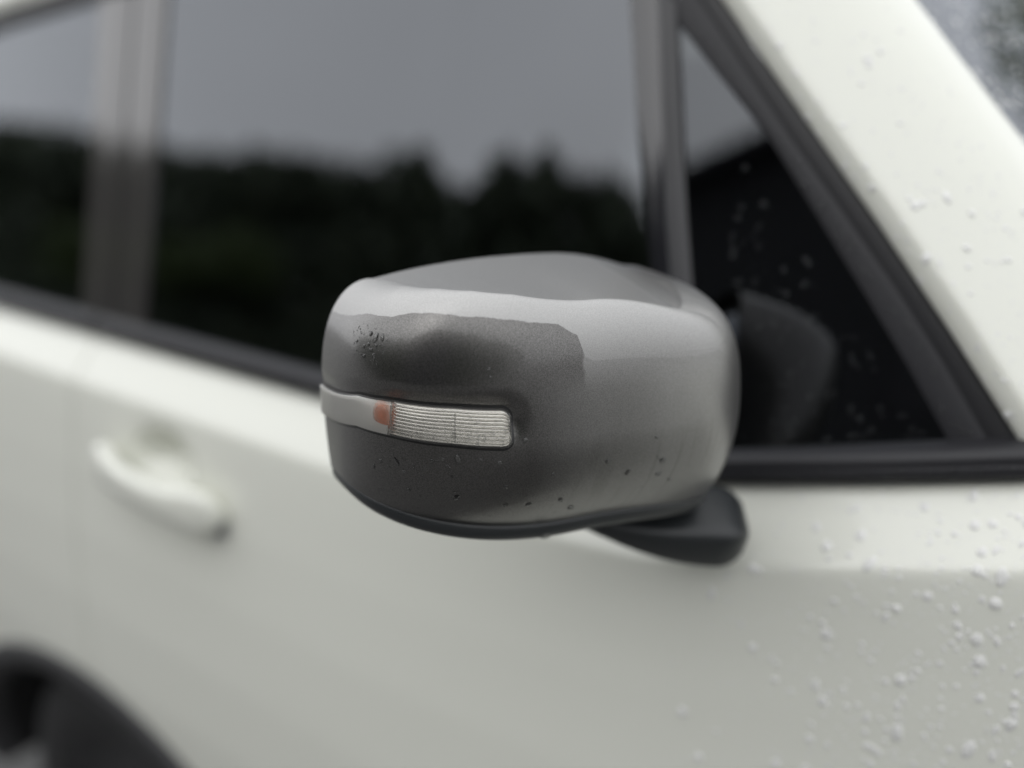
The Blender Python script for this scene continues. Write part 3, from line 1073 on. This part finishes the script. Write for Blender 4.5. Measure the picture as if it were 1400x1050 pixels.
def turn_signal():
    # dark seat in the groove
    T2, V2, ds = band_grid(.0016, None, 90, 20)
    G = m_surf(T2, V2, -groove_d(T2, V2) + .0005)
    cr_ = np.cross(G[5, 41] - G[5, 40], G[6, 40] - G[5, 40])
    OUTW = bool(cr_ @ m_norm(T2[5:6, 40], V2[5:6, 40])[0] < 0)
    sheet('signal_gasket', tomir(G.reshape(-1, 3)).reshape(G.shape), .002, M['gasket'], mirror_root, flip=OUTW)
    # ribbed reflector
    T2, V2, ds = band_grid(-.0012, None, 120, 116)
    k = np.linspace(0, 1, 116)[:, None]
    rib = .0012 * np.abs(np.sin(math.pi * 10 * k))
    th_ribs = (T2 < .812 * math.pi)
    G = m_surf(T2, V2, -groove_d(T2, V2) + .0012 + np.where(th_ribs, rib, .0003))
    sheet('signal_reflector', tomir(G.reshape(-1, 3)).reshape(G.shape), .0004, M['reflector'], mirror_root, flip=OUTW)
    # frosted smooth section round the outboard end
    T2, V2, ds = band_grid(-.0012, None, 120, 20)
    j0 = int(np.argmax(T2[0] >= .818 * math.pi))
    T3, V3 = T2[:, j0:], V2[:, j0:]
    G = m_surf(T3, V3, -groove_d(T3, V3) + .0021)
    sheet('signal_diffuser', tomir(G.reshape(-1, 3)).reshape(G.shape), .0004, M['diffuser'], mirror_root, flip=OUTW)
    # clear outer lens with a rounded shoulder
    T2, V2, ds = band_grid(0, None, 120, 34)
    k = np.linspace(-1, 1, 34)[:, None] + 0 * V2
    dsr = np.clip(ds / .0022, 0, 1)[None, :] + 0 * V2
    edge = np.minimum(np.clip((1 - np.abs(k)) / .16, 0, 1), dsr)
    gd = groove_d(T2, V2)
    off = -gd + .001 + (gd + .0012) * np.sqrt(np.clip(1 - (1 - edge) ** 2, 0, 1))
    G = m_surf(T2, V2, off)
    me = mesh('signal_lens', tomir(G.reshape(-1, 3)), grid_faces(G.shape[0], G.shape[1]))
    bm = bmesh.new(); bm.from_mesh(me)
    bmesh.ops.recalc_face_normals(bm, faces=bm.faces)
    bm.to_mesh(me); bm.free()
    link('signal_lens', me, M['lens'], mirror_root)
    # amber bulb behind the join
    th0 = .838 * math.pi
    v0 = float(band_c(th0)) + .005
    p = m_surf(np.array([th0]), np.array([v0]), -groove_d(np.array([th0]), np.array([v0])) + .0024)[0]
    n = m_norm(np.array([th0]), np.array([v0]))[0]
    t1 = m_surf(np.array([th0 + .01]), np.array([v0]))[0] - m_surf(np.array([th0 - .01]), np.array([v0]))[0]
    t1 /= np.linalg.norm(t1); t2 = np.cross(n, t1)
    V, F = [], []
    nr, ng = 9, 18
    for i in range(nr):
        a = .5 * math.pi * (i + .02) / (nr - 1 + .02)
        for j in range(ng):
            b_ = 2 * math.pi * j / ng
            V.append(p + t1 * .0085 * math.sin(a) * math.cos(b_) + t2 * .0095 * math.sin(a) * math.sin(b_) + n * .0011 * math.cos(a))
    mb_ = mesh('signal_bulb', tomir(V), grid_faces(nr, ng, 0, False, True))
    ul = mb_.uv_layers.new(name='UVMap')
    for lp in mb_.loops:
        ul.data[lp.index].uv = ((lp.vertex_index // ng) / (nr - 1), 0)
    link('signal_bulb', mb_, M['amber'], mirror_root)
    # moulded joins across the lens
    for f_ in (.812, .676):
        vv = np.linspace(-.9, .9, 14) * BH + band_c(f_ * math.pi)
        pts = m_surf(np.full(14, f_ * math.pi), vv, .0012)
        tube('signal_lens_join', [tuple(q) for q in tomir(pts)], [.0003] * 14, M['reflector'], mirror_root, 6)
turn_signal()

# arm from the underside of the mirror to its foot on the door
def arm():
    A = np.array([-.415, .555, 1.148])
    Bp = np.array([-.316, .650, 1.106])
    n = 26
    path, rad = [], []
    for i in range(n):
        u = i / (n - 1)
        p = A * (1 - u) + Bp * u + np.array([0, 0, -.010]) * math.sin(math.pi * u)
        r1 = .030 * (1 - u) + .027 * u
        r2 = .006 + .0150 * sm(u * 1.15)
        if u > .86:
            q = math.sqrt(max(0, 1 - ((u - .86) / .14) ** 2 * .55))
            r1 *= q; r2 *= q
        path.append(tuple(tomir([p])[0])); rad.append((r1, float(r2)))
    tube('mirror_arm', path, rad, M['arm'], mirror_root, 32, up=(.40, -.30, 1), expo=5.0)
arm()

# ------------------------------------------------------------------ rain drops
def drop_mesh(seed, stretch=1.0):
    r = random.Random(seed)
    n = 12
    ph = [r.uniform(0, 6.28) for _ in range(3)]
    am = [r.uniform(0, .16), r.uniform(0, .10), r.uniform(0, .06)]
    V = []
    for (k, h) in ((1.0, -.04), (.93, .20), (.74, .40), (.42, .53)):
        for i in range(n):
            a = 2 * math.pi * i / n
            q = 1 + sum(am[m_] * math.sin((m_ + 2) * a + ph[m_]) for m_ in range(3))
            # belly hangs low
            V.append((k * q * math.cos(a), k * q * math.sin(a) * stretch - .10 * h * stretch, h))
    V.append((0, -.06 * stretch, .56))
    F = grid_faces(4, n, 0, False, True) + [(36 + i, 36 + (i + 1) % n, 48) for i in range(n)]
    return V, F
DROPS = [drop_mesh(i, st) for i, st in enumerate((1, 1.05, .8, 1.3, 1.0, .7, 1.7, 1.15))]
DROP_ME = [mesh('water_drop', v, f) for v, f in DROPS]
for me_ in DROP_ME:
    me_.materials.append(M['water'])
DROP_PALE = [mesh('water_drop', v, f) for v, f in DROPS]
for me_ in DROP_PALE:
    me_.materials.append(M['water_pale'])

def frame_at(p, n, up=(0, 0, 1)):
    n = Vector(n).normalized()
    u = Vector(up) - n * n.dot(Vector(up))
    u.normalize()
    x = u.cross(n)
    return Matrix(((x.x, u.x, n.x, p[0]), (x.y, u.y, n.y, p[1]), (x.z, u.z, n.z, p[2]), (0, 0, 0, 1)))

def skin_pt(x, d):
    f = lambda x, d: np.array([x, float(yb(x)) - float(skin_o(d)), float(zb(x)) - d])
    p = f(x, d)
    e = 1e-3
    n = np.cross(f(x + e, d) - f(x - e, d), f(x, d - e) - f(x, d + e))
    n = n / np.linalg.norm(n)
    return p, (n if n[1] < 0 else -n)

def scatter(parent, origin, pts, large_at=.0025, fine_name='fine_rain_drops', pale=False, tall=1.0):
    """pts : (position, normal, radius) in world metres"""
    V, F = [], []
    for p, n, r in pts:
        mt = frame_at(np.asarray(p) - origin, n) @ Matrix.Rotation(random.uniform(-.5, .5), 4, 'Z')
        flat = random.uniform(.38, .66) if pale else random.uniform(.55, 1.0)
        flat *= tall
        k = random.randrange(len(DROPS))
        if r >= large_at:
            o = bpy.data.objects.new('water_drop', (DROP_PALE if pale else DROP_ME)[k])
            C.objects.link(o)
            o.parent = parent
            o.matrix_local = mt @ Matrix.Diagonal((r, r, r * flat, 1))
        else:
            b0 = len(V)
            for v in DROPS[k][0]:
                V.append(mt @ Vector((v[0] * r, v[1] * r, v[2] * r * flat)))
            F += [tuple(b0 + i for i in f) for f in DROPS[k][1]]
    if V:
        o = link(fine_name, mesh(fine_name, V, F), M['water_pale' if pale else 'water'], parent)
        o['kind'] = 'stuff'

def body_drops():
    D, Fd = [], []
    def put(x, d, r):
        p, n = skin_pt(x, d)
        (D if x < -.055 else Fd).append((p, n, r))
    def dens(x):
        return float(sm((x + .36) / .22))
    for cnt, r0, r1 in ((3600, .0003, .0008), (1500, .0008, .0015), (650, .0015, .0025), (260, .0025, .0044)):
        k = 0
        while k < cnt:
            x = random.uniform(-.36, .16)
            if random.random() > dens(x) * .9 + .06:
                continue
            if -.058 < x < -.04:
                continue
            d = random.uniform(.004, .42)
            put(x, d, random.uniform(r0, r1))
            k += 1
    scatter(door, OFF, D, pale=True)
    scatter(fender, OFF, Fd, pale=True)
    # pillar
    Pd = []
    PW = [0, .002, .008, .016, .020, .024, .038, .052, .064, .074, .082, .087, .089]
    nr, nc, _ = PG.shape
    for cnt, r0, r1 in ((900, .0003, .0008), (260, .0008, .0015), (80, .0015, .0024), (42, .0024, .0037)):
        for _ in range(cnt):
            i = random.uniform(8, nr - 12); j = float(np.interp(random.uniform(.003, .080), PW, range(len(PW))))
            if random.random() > .25 + .75 * float(sm((i - 10) / 25)):
                continue
            a, b_ = int(i), int(j)
            fa, fb = i - a, j - b_
            p = PG[a, b_] * (1 - fa) * (1 - fb) + PG[a + 1, b_] * fa * (1 - fb) + PG[a, b_ + 1] * (1 - fa) * fb + PG[a + 1, b_ + 1] * fa * fb
            n = np.cross(PG[a + 1, b_] - PG[a, b_], PG[a, b_ + 1] - PG[a, b_])
            n /= np.linalg.norm(n)
            if n[1] > 0:
                n = -n
            Pd.append((p, n, random.uniform(r0, r1)))
    scatter(pillar, OFF, Pd, .0024, pale=True, tall=1.1)
    # windscreen
    Wd = []
    for _ in range(1900):
        i = random.uniform(2, 40); j = random.uniform(.1, 9)
        a, b_ = int(i), int(j)
        fa, fb = i - a, j - b_
        p = WG[a, b_] * (1 - fa) * (1 - fb) + WG[a + 1, b_] * fa * (1 - fb) + WG[a, b_ + 1] * (1 - fa) * fb + WG[a + 1, b_ + 1] * fa * fb
        Wd.append((p, (.72, -.08, .68), random.uniform(.0005, .0026) if random.random() < .4 else random.uniform(.0004, .001)))
    scatter(screen, OFF, Wd, 1, pale=True)
    # quarter glass, its seal and the belt moulding
    Gd = []
    for _ in range(230):
        a, b_ = random.random(), random.random()
        x = -.385 + .19 * a
        z = float(zb(x)) + .03 + b_ * .28 * (1 - max(0, a - .15))
        if z > 1.16 + (-.20 - x) * 1.12:
            continue
        Gd.append(((x, float(yg(x, z)) + .0038, z), (.1, -1, .25), random.uniform(.0004, .0016)))
    for _ in range(70):
        u = random.random()
        i = u * (len(edge_g) - 1.001)
        a = int(i); f_ = i - a
        w_ = random.uniform(.25, .75)
        q = [(edge_g[a][c] * (1 - f_) + edge_g[a + 1][c] * f_) * (1 - w_) + (edge_m[a][c] * (1 - f_) + edge_m[a + 1][c] * f_) * w_ for c in (0, 1)]
        Gd.append(((q[0], float(yg(*q)) + .0018, q[1]), (.1, -1, .25), random.uniform(.0006, .0018)))
    scatter(door, OFF, Gd, 1)
    Gd = []
    for _ in range(46):
        x = random.uniform(-.33, -.15)
        Gd.append(((x, float(yb(x)) - .0095, float(zb(x)) + .0015 + random.uniform(.005, .013)), (.1, -1, .05), random.uniform(.0005, .0015)))
    scatter(door, OFF, Gd, 1)
body_drops()

def mirror_drops():
    L = []
    def put(th, v, r):
        th, v = np.array([th * math.pi]), np.array([v])
        L.append((m_surf(th, v, 0., True)[0], m_norm(th, v)[0], r))
    for th, v, r in ((.895, .80, .0017), (.878, .79, .0019), (.872, .76, .0012), (.893, .755, .0013), (.905, .74, .0012), (.882, .735, .0011), (.93, .75, .0013),
                     (.90, .70, .0012), (.873, .72, .0010), (.86, .80, .0014), (.621, .73, .0011), (.618, .70, .0009), (.565, .455, .0021), (.492, .255, .0021),
                     (.462, .29, .0024), (.461, .22, .0020), (.505, .10, .0022), (.50, .33, .0017), (.545, .15, .0019), (.53, .30, .0016), (.515, .16, .0017),
                     (.60, .36, .0016), (.63, .37, .0018), (.67, .36, .0020), (.70, .35, .0018), (.72, .33, .0015), (.69, .32, .0014), (.585, .25, .0019),
                     (.575, .15, .0018), (.66, .17, .0017), (.76, .15, .0018), (.80, .28, .0016), (.84, .25, .0014), (.86, .20, .0015), (.78, .24, .0013), (.475, .40, .0013), (.44, .18, .0015)):
        put(th, v, r)
    for _ in range(90):
        put(random.uniform(.40, .9), random.uniform(.04, .36), random.uniform(.0003, .0008))
    for _ in range(50):
        put(random.uniform(.84, .95), random.uniform(.68, .83), random.uniform(.0003, .0007))
    for _ in range(45):
        th = random.uniform(.59, .72); v = random.uniform(.44, .55)
        t_, v_ = np.array([th * math.pi]), np.array([v])
        L.append((m_surf(t_, v_, .0011)[0], m_norm(t_, v_)[0], random.uniform(.0004, .0010)))
    scatter(mirror_root, MO, L, .0019)
    # bead hanging from the lower lip
    th, v = np.array([.513 * math.pi]), np.array([.0])
    p = m_surf(th, v, -.003)[0] + np.array([0, 0, -.012])
    o = bpy.data.objects.new('water_drop', DROP_ME[2]); C.objects.link(o); o.parent = mirror_root
    o.matrix_local = frame_at(p - MO, (.5, -.6, -.6)) @ Matrix.Diagonal((.0042, .0032, .0028, 1))
mirror_drops()
